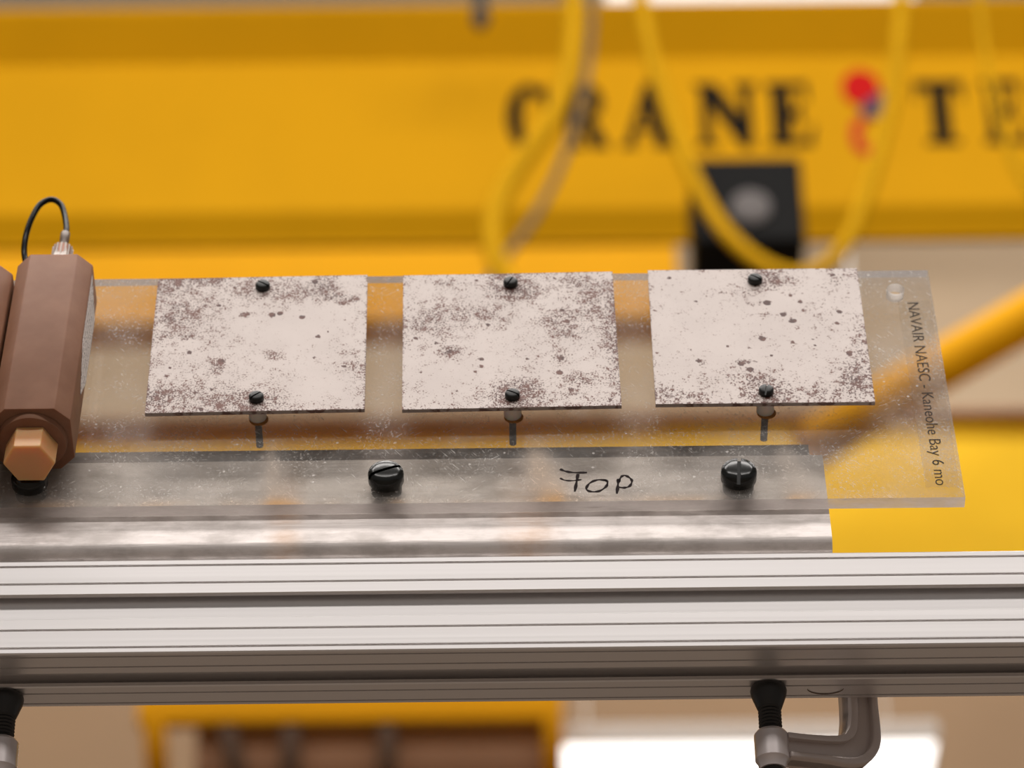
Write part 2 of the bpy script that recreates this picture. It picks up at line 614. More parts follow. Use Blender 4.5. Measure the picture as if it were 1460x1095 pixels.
# ------------------------------------------------------------------ the lettered crane girder
def girder(name, Y, ztop, zbot, x0, x1, flange, tf_, mats, lip=None):
    """I girder: web with its top and bottom flanges; Y is the front face of the web"""
    g = empty(name, (0, Y, zbot))
    H = ztop-zbot
    MB().box(x0, x1, 0, 0.03, 0, H).build('web', mats, g)
    MB().box(x0, x1, -flange, flange+0.03, H, H+tf_).build('top_flange', mats, g)
    MB().box(x0, x1, -flange*0.7, flange*0.7+0.03, -tf_, 0).build('bottom_flange', mats, g)
    return g


GY = 6.5
zt = at(730, 86, GY).z
zb = at(730, 298, GY).z
# top flange underside seen from below between the web and its front edge
g1 = empty('crane_girder', (0, GY, zb))
tag(g1, 'wide yellow crane girder with black lettering across the top of the view', 'girder')
H1 = zt-zb
MB().box(-7, 7, 0, 0.03, 0, H1).build('web', 'yellow', g1)
# flange undersides sloped towards the web, shaped to catch the front light
MB().prism([(0, H1), (-0.095, H1+0.115), (-0.095, H1+0.13), (0.125, H1+0.13), (0.125, H1+0.115), (0.03, H1)], -7, 7, 'x').build('top_flange', 'yellow', g1)
MB().prism([(0, 0), (0.050, -0.068), (0.050, -0.075), (0.075, -0.075), (0.075, 0.0)], -7, 7, 'x').build('bottom_flange', 'yellow', g1)

# lettering on the web, drawn as raised painted plates of a heavy serif alphabet
PXM = (at(1000, 165, GY)-at(900, 165, GY)).length/100.0
CAPB = at(1000, 210, GY).z - zb
CAPT = at(1000, 120, GY).z - zb
CH = CAPT-CAPB


def arc(cx, cy, rx, ry, tx, ty, a0, a1, k=20):
    o_ = [(cx+rx*math.cos(a0+(a1-a0)*i/k), cy+ry*math.sin(a0+(a1-a0)*i/k)) for i in range(k+1)]
    i_ = [(cx+(rx-tx)*math.cos(a0+(a1-a0)*i/k), cy+(ry-ty)*math.sin(a0+(a1-a0)*i/k)) for i in range(k+1)]
    return o_+i_[::-1]


def rect(x0, x1, y0, y1):
    return [(x0, y0), (x1, y0), (x1, y1), (x0, y1)]


PI = math.pi
GLY = {
    'C': (0.72, [arc(0.38, 0.5, 0.38, 0.52, 0.27, 0.12, 0.75, 2*PI-0.7, 28), rect(0.60, 0.68, 0.66, 0.98)]),
    'R': (0.86, [rect(0.08, 0.36, 0, 1), rect(0, 0.44, 0, 0.06), rect(0, 0.3, 0.94, 1), rect(0.3, 0.46, 0.93, 1), rect(0.3, 0.46, 0.46, 0.53),
                 arc(0.44, 0.73, 0.34, 0.28, 0.25, 0.10, -PI/2, PI/2), [(0.34, 0.5), (0.58, 0.5), (0.88, 0.0), (0.56, 0.0)]]),
    'A': (0.98, [[(0.44, 1.02), (0.56, 1.02), (0.98, 0.0), (0.62, 0.0), (0.38, 0.72)], [(0.44, 1.02), (0.50, 0.84), (0.22, 0.0), (0.06, 0.0)],
                 rect(0.22, 0.70, 0.27, 0.34), rect(0, 0.28, 0, 0.06), rect(0.56, 1.0, 0, 0.06)]),
    'N': (0.98, [rect(0.11, 0.27, 0, 1), rect(0, 0.38, 0, 0.06), [(0.0, 1.0), (0.36, 1.0), (0.88, 0.28), (0.88, -0.02), (0.74, -0.02), (0.14, 0.84)],
                 rect(0.75, 0.91, 0, 1), rect(0.64, 1.0, 0.92, 1)]),
    'E': (0.76, [rect(0.08, 0.38, 0, 1), rect(0, 0.70, 0, 0.10), rect(0, 0.66, 0.90, 1), rect(0.3, 0.52, 0.45, 0.56), rect(0.48, 0.55, 0.36, 0.66),
                 [(0.56, 0.94), (0.66, 0.94), (0.66, 0.70), (0.62, 0.70)], [(0.58, 0.06), (0.70, 0.06), (0.74, 0.32), (0.70, 0.32)]]),
    'T': (0.80, [rect(0.26, 0.56, 0, 1), rect(0.14, 0.68, 0, 0.08), rect(0, 0.80, 0.86, 1), [(0, 0.94), (0.10, 0.94), (0.03, 0.68), (0, 0.68)],
                 [(0.70, 0.94), (0.80, 0.94), (0.80, 0.68), (0.77, 0.68)]]),
}


def letter(ch, pxl, pxr):
    wdt, polys = GLY[ch]
    xl = at(pxl, 165, GY).x
    xr = at(pxr, 165, GY).x
    sx_ = (xr-xl)/wdt
    b = MB()
    for i, pl in enumerate(polys):
        b.prism([(p[0]*sx_, p[1]*CH) for p in pl], -0.004-0.0003*i, 0.0, 'y')
    return b.build('letter', 'black_paint', g1, loc=(xl, 0, CAPB))


for ch, a, b_ in (('C', 722, 784), ('R', 800, 866), ('A', 884, 966), ('N', 990, 1078), ('E', 1094, 1162), ('T', 1306, 1376), ('E', 1402, 1466)):
    letter(ch, a, b_)

# red and blue hook emblem between the two words
def web_pt(px, py):
    p = at(px, py, GY)
    return p.x, p.z-zb


cx, cz = web_pt(1227, 126)
rr = 27*PXM
em = MB().prism([(cx+rr*math.cos(2*PI*k/32), cz+rr*1.2*math.sin(2*PI*k/32)) for k in range(32)], -0.006, 0, 'y').build('emblem_disc', 'red_paint', g1)
cx, cz = web_pt(1243, 150)
MB().prism([(cx-16*PXM, cz-22*PXM), (cx+9*PXM, cz-24*PXM), (cx+18*PXM, cz+4*PXM), (cx+16*PXM, cz+24*PXM), (cx-2*PXM, cz+8*PXM), (cx-16*PXM, cz-2*PXM)], -0.009, 0, 'y').build('emblem_block', 'navy_paint', g1)
cx, cz = web_pt(1236, 194)
MB().prism(arc(cx, cz, 24*PXM, 36*PXM, 15*PXM, 17*PXM, 1.5, 5.2, 24), -0.006, 0, 'y').build('emblem_hook', 'pink_red', g1)

# second, plain girder behind, ending part way
g2 = empty('parallel_girder', (0, 7.7, at(400, 452, 7.7).z))
tag(g2, 'plain yellow girder just below and behind the lettered one', 'girder')
h2 = at(400, 318, 7.7).z-g2.location.z
xe = at(965, 380, 7.7).x
MB().box(-7, xe, 0, 0.03, 0, h2).build('web', 'yellow', g2)
MB().box(-7, xe, -0.02, 0.12, -0.03, 0).build('bottom_flange', 'yellow', g2)
MB().box(-7, xe, -0.03, 0.12, h2, h2+0.03).build('top_flange', 'yellow', g2)

# third girder lower in the view, seen right of the acrylic sheet
Y3 = 8.5
z3b = at(1400, 905, Y3).z
g3 = empty('lower_girder', (0, Y3, z3b))
tag(g3, 'bright yellow girder lower down, behind the right end of the sheet', 'girder')
h3 = at(1400, 600, Y3).z-z3b
MB().box(-8, 8, 0, 0.03, 0, h3).build('web', 'yellow_lit', g3)
MB().box(-8, 8, -0.05, 0.10, h3, h3+0.02).build('top_flange', 'brown_panel', g3)  # brown colour stands in for shade under the yellow flange
MB().box(-8, 8, -0.05, 0.10, -0.03, 0).build('bottom_flange', 'yellow_lit', g3)

# slanting yellow brace
br_ = MB().tube([at(1150, 640, 7.9), at(1320, 535, 7.9), at(1640, 352, 7.9)], 0.078, 16, sub=1)
tag(br_.build('brace_tube', 'yellow', smooth=60), 'thick slanting yellow tube right of the acrylic sheet', 'tube')

# black box with a round grey lens
bx = at(984, 225, 5.95)
bx1 = at(1150, 342, 5.95)
bb = empty('black_floodlight_box', ((bx.x+bx1.x)/2, 5.95, bx1.z))
tag(bb, 'black box with a round grey lens below the black lettering', 'box')
hw = (bx1.x-bx.x)/2
hh = bx.z-bx1.z
MB().box(-hw, hw, 0, 0.22, 0, hh).build('housing', 'black_box', bb, bevel=0.012)
MB().box(-hw*0.25, hw*0.25, 0.20, 0.5600, hh*0.3, hh*0.95).build('bracket', 'black_box', bb)
lp = at(1070, 298, 5.95)
MB().lathe([(0.052, 0.0), (0.052, 0.012), (0.04, 0.02)], 24, tf=Matrix.Translation((lp.x-bb.location.x, 0.0, lp.z-bb.location.z)) @ FACE).build('lens', 'lens_grey', bb, smooth=40)

# hanging hoses and cords in front of the girder
YC = 5.8


def cord(name, label, pts, r, mk, Y=YC):
    b = MB().tube([at(x, y, Y+dy) for x, y, dy in pts], r, 12, sub=8)
    return tag(b.build(name, mk, smooth=60), label, 'hose' if 'hose' in name else 'cord')


cord('yellow_hose', 'yellow hose looping down in front of the black box', [(905, -60, 0), (925, 60, 0), (950, 150, 0), (985, 245, 0), (1030, 325, 0), (1090, 378, 0), (1150, 392, 0), (1200, 355, 0), (1230, 290, 0), (1254, 210, 0), (1276, 110, 0), (1290, -60, 0)], 0.021, 'hose_yellow')
cord('yellow_hose', 'yellow hose hanging down left of the black letters', [(812, -60, 0), (818, 30, 0), (812, 100, 0), (790, 165, 0), (748, 225, 0), (712, 285, 0), (702, 345, 0), (722, 400, 0), (760, 440, 0)], 0.026, 'hose_yellow')
cord('grey_cord', 'thin brownish grey cord hanging across the letter R', [(846, -60, .12), (842, 60, .12), (828, 150, .12), (800, 235, .12), (765, 305, .12), (722, 365, .12), (680, 420, .12)], 0.011, 'grey_cord')
cord('thin_yellow_hose', 'thin yellow hose hanging at the far right over the lettering', [(1392, -60, 0), (1402, 60, 0), (1420, 150, 0), (1446, 230, 0), (1490, 300, 0)], 0.012, 'hose_yellow')

# dark hanger at the top edge of the girder
hp = at(685, 20, 6.22)
hg = empty('hanger_hook', hp)
tag(hg, 'small dark hanger at the top edge of the lettered girder', 'hanger')
MB().box(-0.02, 0.02, -0.02, 0.03, 0.0, 0.10).build('strap', 'dark_steel', hg, bevel=0.006)
MB().lathe([(0.012, -0.05), (0.024, -0.03), (0.024, 0.0), (0.014, 0.015)], 16).build('knob', 'dark_steel', hg, smooth=40)


# lamps: a ceiling panel at the top edge and a high-bay lamp low in the view
def lamp(name, label, x0, x1, y0, y1, z):
    e = empty(name, ((x0+x1)/2, (y0+y1)/2, z))
    hx, hy = (x1-x0)/2, (y1-y0)/2
    MB().box(-hx, hx, -hy, hy, 0, 0.012).build('lens', 'lamp_lens', e)
    MB().box(-hx-0.015, hx+0.015, -hy-0.015, hy+0.015, 0.012, 0.09).build('housing', 'lamp_body', e, bevel=0.008)
    for s in (-1, 1):
        MB().tube([(s*hx*0.8, 0, 0.085), (s*hx*0.8, 0, CEIL-z)], 0.006, 8, sub=1).build('hanging_rod', 'lamp_body', e)
    return tag(e, label, 'lamp')


pa = at_z(868, 9, 9.9)
pb_ = at_z(1300, 9, 9.9)
lamp('ceiling_lamp', 'bright white ceiling lamp cut by the top edge of the view', pa.x, pb_.x, pa.y-0.0, pa.y+0.7, 9.9)
pa = at(784, 1068, 9.3)
pb_ = at(1334, 1068, 9.3)
lamp('high_bay_lamp', 'glaring white lamp below the rail, behind the clamp', pa.x, pb_.x, pa.y, pa.y+0.55, pa.z)

# yellow framed platform below the rail
YP = 9.2
p0 = at(195, 1030, YP)
p1 = at(802, 1030, YP)
pf = empty('platform_frame', (p0.x, YP, p0.z-0.6))
tag(pf, 'yellow framed platform with brown panel under the left half of the rail', 'frame')
wd = p1.x-p0.x
ht = at(195, 985, YP).z-p0.z
MB().box(0, wd, 0, 0.05, 0.6, 0.6+ht).build('top_bar', 'yellow', pf)
MB().prism([(0.02, 0.6), (0.095, 0.6), (0.16, 0.0), (0.085, 0.0)], 0.0, 0.05, 'y').build('leg', 'yellow', pf)
MB().box(wd-0.065, wd, 0, 0.05, 0.0, 0.6).build('leg', 'yellow', pf)
MB().box(0.20, wd-0.06, 0.052, 0.07, 0.0, 0.64).build('panel', 'brown_panel', pf)
for px, wpx, sl in ((322, 26, 0.05), (414, 26, 0.0), (552, 24, 0.0)):
    xx = at(px, 1040, YP).x-p0.x
    hw_ = wpx*0.5*PXM*1.15
    MB().prism([(xx-hw_, 0.6), (xx+hw_, 0.6), (xx+hw_+sl*3, 0.0), (xx-hw_+sl*3, 0.0)], 0.012, 0.05, 'y').build('upright_bar', 'dark_bar', pf)

# ------------------------------------------------------------------ slotted aluminium rail
S = 35.98*MM


def side_profile():
    """one side from corner (0,0) to (S,0); outward is -v. returns (u, depth) list"""
    g = 0.42*MM
    gd = 0.85*MM
    out = [(0.5*MM, 0.0)]
    for c in (2.3, 9.1):
        c *= MM
        out += [(c-g, 0), (c-g*0.9, gd), (c+g*0.9, gd), (c+g, 0)]
    a = 13.5*MM
    out += [(a-0.4*MM, 0), (a, 0.4*MM), (a, 1.6*MM), (a-4.0*MM, 1.6*MM), (a-4.0*MM, 2.8*MM), (a-1.5*MM, 3.5*MM), (a+2.0*MM, 3.6*MM)]
    half = out[:]
    return half + [(S-u, v) for u, v in reversed(half)]


sp_ = side_profile()
poly = []
# front (y=0) going from top (z=0) to bottom, then bottom, back, top
poly += [(v, -u) for u, v in sp_]
poly += [(u, -S+v) for u, v in sp_]
poly += [(S-v, -S+u) for u, v in sp_]
poly += [(S-u, -v) for u, v in sp_]
rail = empty('slotted_rail', (0, 0, Z0))
tag(rail, 'long silver aluminium rail with lengthwise slots running across the view', 'rail')
MB().prism(poly, -0.9, 0.9, 'x').build('extrusion', 'rail', rail)
# dark oval mark on the underside of the rail next to the clamp
b = MB()
mk = []
for k in range(15):
    a_ = PI*1.05+PI*0.9*k/14
    mk.append((0.1035+0.0062*math.cos(a_), 0.0285-0.0042*math.sin(a_)))
for i in range(14):
    (xa, ya), (xb, yb) = mk[i], mk[i+1]
    b.add([(xa, ya-0.0004, -S-0.00008), (xb, yb-0.0004, -S-0.00008), (xb, yb+0.0004, -S-0.00008), (xa, ya+0.0004, -S-0.00008)], [(0, 1, 2, 3)])
b.build('scuff_mark', 'dark_bar', rail)

# ------------------------------------------------------------------ aluminium angle on the rail
ang = empty('mounting_angle', (0, 0, Z0))
tag(ang, 'stained aluminium angle with rounded lower edge standing on the rail', 'angle')
AT = 3.2*MM
T = 4.6*MM                                        # acrylic thickness
# profile in (y, z): outer face is the plane of the acrylic's back
fb = PL_O - PL_N*(T+0.00005)
def face_pt(h, back=0.0):
    p = fb + PL_UP*h - PL_N*back
    return (p.y, p.z-Z0)
HT = on_plate(900, 651.5, -T)[1]
prof = [face_pt(HT), ]
# walk down the outer face to the corner with a rounded turn
zc = 0.0
hb = -(fb.z-Z0)/math.cos(TAU)
R_ = 6.5*MM
# tangent lengths for a corner between the leaning face (direction -PL_UP) and the horizontal foot (+Y)
corner = face_pt(hb)
dn = Vector((-math.sin(TAU), -math.cos(TAU)))
ft = Vector((1.0, 0.0))
ang_in = math.acos(max(-1, min(1, (-dn).dot(ft))))
tl = R_/math.tan(ang_in/2)
cpt = Vector(corner)
pA = cpt - dn*tl
pB = cpt + ft*tl
bis = ((pA-cpt).normalized()+(pB-cpt).normalized()).normalized()
cc = cpt + bis*(R_/math.sin(ang_in/2))
a0 = math.atan2(pA.y-cc.y, pA.x-cc.x)
a1 = math.atan2(pB.y-cc.y, pB.x-cc.x)
if a1 < a0:
    a1 += 2*PI
arcp = [(cc.x+R_*math.cos(a0+(a1-a0)*k/12), cc.y+R_*math.sin(a0+(a1-a0)*k/12)) for k in range(13)]
prof += arcp
prof += [(0.034, 0.0), (0.034, AT)]
inn = [(cc.x+(R_-AT)*math.cos(a0+(a1-a0)*k/8), cc.y+(R_-AT)*math.sin(a0+(a1-a0)*k/8)) for k in range(9)]
prof += inn[::-1]
prof += [face_pt(HT, AT)]
XA = on_plate(1184, 722)[0]
MB().prism(prof, -0.60, XA, 'x').build('extrusion', 'angle', ang, smooth=30)

# grey strip bolted behind the angle
bar = empty('backing_strip', (0, 0, Z0))
tag(bar, 'narrow dark grey metal strip showing just above the angle behind the sheet', 'strip')
q0 = AT+0.0001
HB = on_plate(900, 636.5, -T-q0)[1]
XB = on_plate(1153, 640, -T-q0)[0]
MB().prism([face_pt(HB, q0), face_pt(0.006, q0), face_pt(0.006, q0+0.003), face_pt(HB, q0+0.003)], -0.60, XB, 'x').build('flat_bar', 'bar', bar)

# ------------------------------------------------------------------ acrylic sheet
HP, XR, XL = 0.12639, 0.15250, -0.34
ac = empty('acrylic_sheet', PL_O, ROTP)
tag(ac, 'scuffed clear acrylic sheet carrying the three white panels', 'sheet')
hx_, hz_ = on_plate(1277, 412)
HR = 3.15*MM
NS = 40
circ = [(hx_+HR*math.cos(2*PI*k/NS), hz_+HR*math.sin(2*PI*k/NS)) for k in range(NS)]
outer = [(XL, 0), (XR, 0), (XR, HP), (XL, HP)]
allp = outer+circ
tris = tessellate_polygon([[Vector((p[0], p[1], 0)) for p in outer], [Vector((p[0], p[1], 0)) for p in circ]])
b = MB()
nn = len(allp)
# back top edge and hole raised: refraction's thinner look put into the shape
vs_ = [(p[0], 0, p[1]) for p in allp]+[(p[0], T, p[1]+(0.0018 if i in (2, 3) else 0.0011 if i > 3 else 0.0)) for i, p in enumerate(allp)]
b.add(vs_, [])
for t3 in tris:
    b.f.append(list(t3)); b.m.append(0)
    b.f.append([nn+i for i in t3]); b.m.append(1)
for i, mi in ((0, 2), (1, 3), (2, 5), (3, 2)):
    j = (i+1) % 4
    b.f.append([i, j, nn+j, nn+i]); b.m.append(mi)
for k in range(NS):
    i, j = 4+k, 4+(k+1) % NS
    b.f.append([i, j, nn+j, nn+i]); b.m.append(4)
b.build('clear_sheet', ['acrylic', 'acrylic_back', 'acrylic_edge', 'acrylic_side', 'hole_wall', 'acrylic_top'], ac)

# label tape with its print
tt = [on_plate(x, y) for x, y in ((1278, 430), (1325, 429), (1369, 694), (1322, 695))]
x0_, x1_ = (tt[0][0]+tt[3][0])/2, (tt[1][0]+tt[2][0])/2
z1_, z0_ = tt[0][1], tt[3][1]
tp = MB().box(x0_, x1_, -0.00014, -0.00004, z0_, z1_).build('label_tape', 'tape', ac)


def text_mesh(txt, size, off=0.0, sxx=1.0, ext=0.00003):
    cu = bpy.data.curves.new('lettering', 'FONT')
    cu.body = txt
    cu.size = size
    cu.offset = off
    cu.extrude = ext
    cu.resolution_u = 4
    to = bpy.data.objects.new('lettering', cu)
    COL.objects.link(to)
    bpy.context.view_layer.update()
    me = bpy.data.meshes.new_from_object(to.evaluated_get(bpy.context.evaluated_depsgraph_get()))
    bpy.data.objects.remove(to, do_unlink=True)
    return me


TXT = 'NAVAIR NAESC - Kaneohe Bay 6 mo'
me = text_mesh(TXT, 0.006, -0.00004)
xs = [v.co.x for v in me.vertices]
ys = [v.co.y for v in me.vertices]
ca = on_plate(1297, 432)
cb_ = on_plate(1350, 692)
Ltxt = ca[1]-cb_[1]
sc = Ltxt/(max(xs)-min(xs))
xm = min(xs)
capx0 = on_plate(1294, 434)[0]
capx1 = on_plate(1310, 434)[0]
# letters read downwards: text x runs down the sheet, text y points right
ymid0, ymid1 = 0.0, 0.006*0.685
for v in me.vertices:
    X_ = (capx0 + (v.co.y-ymid0)/(ymid1-ymid0)*(capx1-capx0))
    Zz = ca[1]-(v.co.x-xm)*sc
    v.co = Vector((X_, -0.00017+v.co.z, Zz))
me.materials.append(M['print'])
lt = bpy.data.objects.new('label_print', me)
COL.objects.link(lt)
lt.parent = ac


# marker writing "Top"
def stroke(b, pts, wdt):
    P_ = [Vector((*on_plate(x, y), 0)) for x, y in pts]
    Q = []
    for i in range(len(P_)-1):
        p0_ = P_[i-1] if i else P_[0]*2-P_[1]
        p1_, p2_ = P_[i], P_[i+1]
        p3_ = P_[i+2] if i+2 < len(P_) else P_[-1]*2-P_[-2]
        for k in range(6):
            t_ = k/6
            Q.append(0.5*((2*p1_)+(p2_-p0_)*t_+(2*p0_-5*p1_+4*p2_-p3_)*t_*t_+(3*p1_-p0_-3*p2_+p3_)*t_**3))
    Q.append(P_[-1])
    vs2, fs = [], []
    for i, p in enumerate(Q):
        d = (Q[min(i+1, len(Q)-1)]-Q[max(i-1, 0)]).normalized()
        s_ = Vector((-d.y, d.x, 0))*wdt*0.5*(0.75+0.25*math.sin(i*0.9))
        for q in (p+s_, p-s_):
            vs2.append((q.x, -0.00012, q.y))
            vs2.append((q.x, -0.00002, q.y))
    for i in range(len(Q)-1):
        a_, c_ = i*4, (i+1)*4
        fs += [(a_, a_+2, c_+2, c_), (a_+1, c_+1, c_+3, a_+3), (a_, c_, c_+1, a_+1), (a_+2, a_+3, c_+3, c_+2)]
    fs += [(0, 1, 3, 2), (len(vs2)-4, len(vs2)-2, len(vs2)-1, len(vs2)-3)]
    b.add(vs2, fs)


b = MB()
SW = 0.00108
stroke(b, [(798.5, 669), (806, 672), (818, 674), (837, 674)], SW)
stroke(b, [(798.5, 682), (806, 685), (817, 685.5), (829, 684)], SW*0.7)
stroke(b, [(824, 676), (822, 688), (819.5, 701)], SW*1.15)
b.build('handwritten_letter', 'marker', ac)
b = MB()
stroke(b, [(865, 685), (852, 684.5), (841, 689), (836, 697), (842, 701), (854, 700.5), (864, 694), (866, 687), (860, 684)], SW)
b.build('handwritten_letter', 'marker', ac)
b = MB()
stroke(b, [(881.6, 683), (881, 692), (879.5, 704)], SW*1.15)
stroke(b, [(882, 688), (885, 681), (890, 678), (897, 681), (901, 686), (898, 693), (891, 695.5), (883, 695)], SW)
b.build('handwritten_letter', 'marker', ac)


# ------------------------------------------------------------------ slotted screw heads
def slotted_head(r, h, wslot, dome, seg=48, depth=0.5):
    """head on z=0 with a real slot; two domed halves on a base disc"""
    b = MB()
    zb_ = h*(1-depth)
    b.lathe([(r*0.97, 0), (r, h*0.05), (r, zb_)], seg)
    for s in (-1, 1):
        ring = []
        a_lim = math.asin(min(0.99, wslot*0.5/r))
        k = 22
        for i in range(k+1):
            a_ = a_lim+(PI-2*a_lim)*i/k
            ring.append((r*math.cos(a_), r*math.sin(a_)))
        rings = [(1.0, zb_-0.00002), (1.0, h-dome), (0.96, h-dome*0.62), (0.84, h-dome*0.25), (0.6, h-dome*0.06), (0.25, h)]
        vs2, fs = [], []
        for sc_, z in rings:
            for x, y in ring:
                yy = max(y*sc_, wslot*0.5)
                vs2.append((x*sc_, s*yy, z))
        m_ = k+1
        for i in range(len(rings)-1):
            for j in range(k):
                fs.append((i*m_+j, i*m_+j+1, (i+1)*m_+j+1, (i+1)*m_+j))
        # flat slot wall and caps
        fs.append(tuple(i*m_ for i in range(len(rings)))+tuple(i*m_+k for i in reversed(range(len(rings)))))
        fs.append(tuple((len(rings)-1)*m_+j for j in range(m_)))
        b.add(vs2, fs)
    return b


# ------------------------------------------------------------------ the three corroded panels
PW = 0.0762
OFF = 0.0085
PT = 0.0015


def gauss(u, v, cu_, cv, ru, rv):
    return math.exp(-(((u-cu_)/ru)**2+((v-cv)/rv)**2))


SOFT = [
    dict(base=0.20, soft=[(.08, .05, .11, .08, .30), (.25, .03, .09, .03, .4), (.14, .30, .11, .12, .20), (.12, .22, .05, .02, .5), (.07, .31, .05, .03, .4), (.17, .45, .05, .02, .5),
         (.05, .45, .05, .06, .25), (.51, .10, .13, .09, .25), (.80, .08, .06, .05, .45), (.85, .165, .06, .022, .7), (.93, .19, .04, .02, .5), (.88, .215, .022, .012, .8),
         (.43, .29, .028, .016, .85), (.05, .90, .09, .09, .42), (.25, .88, .15, .12, .16), (.50, .94, .14, .07, .48), (.46, .865, .05, .03, .3), (.31, .68, .05, .05, .3),
         (.57, .60, .05, .04, .3), (.95, .70, .06, .12, .18), (.75, .13, .1, .08, .2), (.68, .42, .2, .17, -.22), (.8, .85, .2, .12, -.10), (.3, .15, .3, .12, .08)],
         dots=[(.555, .295, .017), (.59, .285, .014), (.695, .315, .015), (.775, .465, .014), (.75, .045, .014), (.82, .43, .006), (.33, .635, .016), (.18, .565, .012),
               (.085, .735, .008), (.095, .675, .007), (.335, .955, .012), (.255, .98, .01), (.30, .215, .009), (.235, .215, .006), (.25, .185, .005), (.37, .08, .007),
               (.295, .84, .007), (.22, .86, .007), (.18, .955, .006), (.76, .62, .007), (.9, .69, .008)]),
    dict(base=0.19, soft=[(.10, .36, .13, .12, .22), (.50, .06, .10, .08, .42), (.56, .15, .11, .06, .48), (.92, .26, .10, .14, .30), (.72, .36, .09, .07, .28), (.78, .46, .08, .04, .35),
         (.97, .55, .04, .35, .25), (.82, .81, .07, .05, .5), (.52, .86, .13, .06, .45), (.50, .95, .15, .05, .48), (.22, .58, .045, .035, .55), (.35, .32, .16, .1, .18),
         (.80, .08, .15, .06, .18), (.20, .80, .2, .12, -.12), (.5, .55, .12, .12, -.08), (.9, .95, .1, .05, .1), (.2, .06, .05, .03, .3), (.73, .65, .04, .04, .3), (.78, .92, .05, .03, .35)],
         dots=[(.225, .585, .011), (.365, .645, .012), (.725, .755, .015), (.775, .88, .012), (.40, .39, .009), (.735, .65, .012), (.58, .65, .008), (.75, .29, .010), (.77, .375, .011),
               (.365, .70, .009), (.085, .735, .006), (.335, .735, .007), (.155, .52, .008), (.06, .48, .009), (.25, .875, .006), (.95, .96, .008), (.35, .05, .006), (.72, .045, .006)]),
    dict(base=0.09, soft=[(.55, .06, .12, .06, .32), (.62, .115, .10, .06, .36), (.42, .18, .12, .035, .25), (.90, .07, .08, .06, .25), (.97, .60, .05, .22, .28), (.93, .86, .07, .12, .45),
         (.50, .93, .12, .08, .52), (.15, .95, .16, .06, .35), (.45, .82, .17, .07, .25), (.75, .92, .1, .08, .28), (.85, .3, .12, .2, .12), (.50, .265, .045, .018, .55), (.43, .70, .05, .018, .6),
         (.22, .70, .02, .03, .5), (.52, .35, .06, .012, .3), (.9, .78, .1, .1, .15), (.05, .9, .05, .08, .2), (.7, .95, .2, .05, .1)],
         dots=[(.555, .262, .020), (.625, .350, .016), (.665, .400, .019), (.515, .530, .018), (.445, .757, .016), (.405, .715, .014), (.91, .645, .015), (.35, .585, .009), (.21, .69, .011),
               (.71, .255, .012), (.89, .335, .012), (.67, .205, .010), (.10, .06, .010), (.72, .32, .008), (.655, .56, .010), (.22, .245, .008), (.45, .60, .006), (.02, .31, .007),
               (.55, .655, .008), (.87, .42, .010), (.755, .585, .007), (.18, .61, .007), (.02, .63, .006), (.75, .54, .006), (.88, .05, .010)]),
]


def panel_mesh(cfg, N=150):
    b = MB()
    vs2, rust, fs = [], [], []
    hw_ = PW/2
    rnd = random.Random(len(cfg['dots']))
    for j in range(N+1):
        for i in range(N+1):
            u, v = i/N, j/N
            d = cfg['base']
            for cu_, cv, ru, rv, s_ in cfg['soft']:
                d += s_*gauss(u, v, cu_, cv, ru, rv)
            d = d if d < 0.40 else 0.40+(d-0.40)*0.35
            for cu_, cv, r_ in cfg['dots']:
                dd = math.hypot(u-cu_, (v-cv)*0.95)
                if dd < r_*2:
                    d += max(0.0, min(1.0, (r_*1.15-dd)/(r_*0.4)))*0.75
            e = min(u, v, 1-u, 1-v)
            d += 0.22*math.exp(-e/0.008)
            rust.append(max(0.0, min(1.2, d)))
            vs2.append((-hw_+u*PW, 0, PW/2-v*PW))
    for j in range(N):
        for i in range(N):
            a_ = j*(N+1)+i
            fs.append((a_, a_+N+1, a_+N+2, a_+1))
    b.add(vs2, fs, 0)
    k = len(vs2)
    # back and rim
    bv = [(-hw_, PT, hw_), (hw_, PT, hw_), (hw_, PT, -hw_), (-hw_, PT, -hw_), (-hw_, 0, hw_), (hw_, 0, hw_), (hw_, 0, -hw_), (-hw_, 0, -hw_)]
    b.add(bv, [(0, 1, 2, 3), (4, 5, 1, 0), (5, 6, 2, 1), (6, 7, 3, 2), (7, 4, 0, 3)], 1)
    me_ = bpy.data.meshes.new('panel')
    me_.from_pydata([tuple(p) for p in b.v], [], b.f)
    me_.materials.append(M['panel'])
    me_.materials.append(M['panel_edge'])
    me_.polygons.foreach_set('material_index', b.m)
    at_ = me_.attributes.new('rust', 'FLOAT', 'POINT')
    at_.data.foreach_set('value', rust+[0.3]*8)
    me_.update()
    return me_


SCREW_ME = slotted_head(2.62*MM, 2.3*MM, 0.62*MM, 0.9*MM, depth=0.55).mesh('screw_head', 'screw_black', smooth=35)
SPACER_ME = MB().lathe([(2.95*MM, 0), (3.1*MM, 0.25*MM), (3.1*MM, 6.7*MM), (2.95*MM, 6.92*MM)], 32).mesh('spacer', 'spacer', smooth=35)
_sh = []
for i in range(44):
    z_ = -i*0.30*MM
    _sh.append(((1.28 if i % 2 else 1.12)*MM, z_))
_sh = [(1.28*MM, 6.8*MM)]+_sh
STAIN_ME = MB().lathe([(3.4*MM, 0), (3.4*MM, 0.03*MM)], 28, tf=Matrix.Translation((0.0004, -0.0009, 0))).mesh('rust_stain', 'rust_ring')
SHAFT_ME = MB().lathe(_sh[::-1], 16).mesh('screw_shaft', 'shaft_grey', smooth=35)

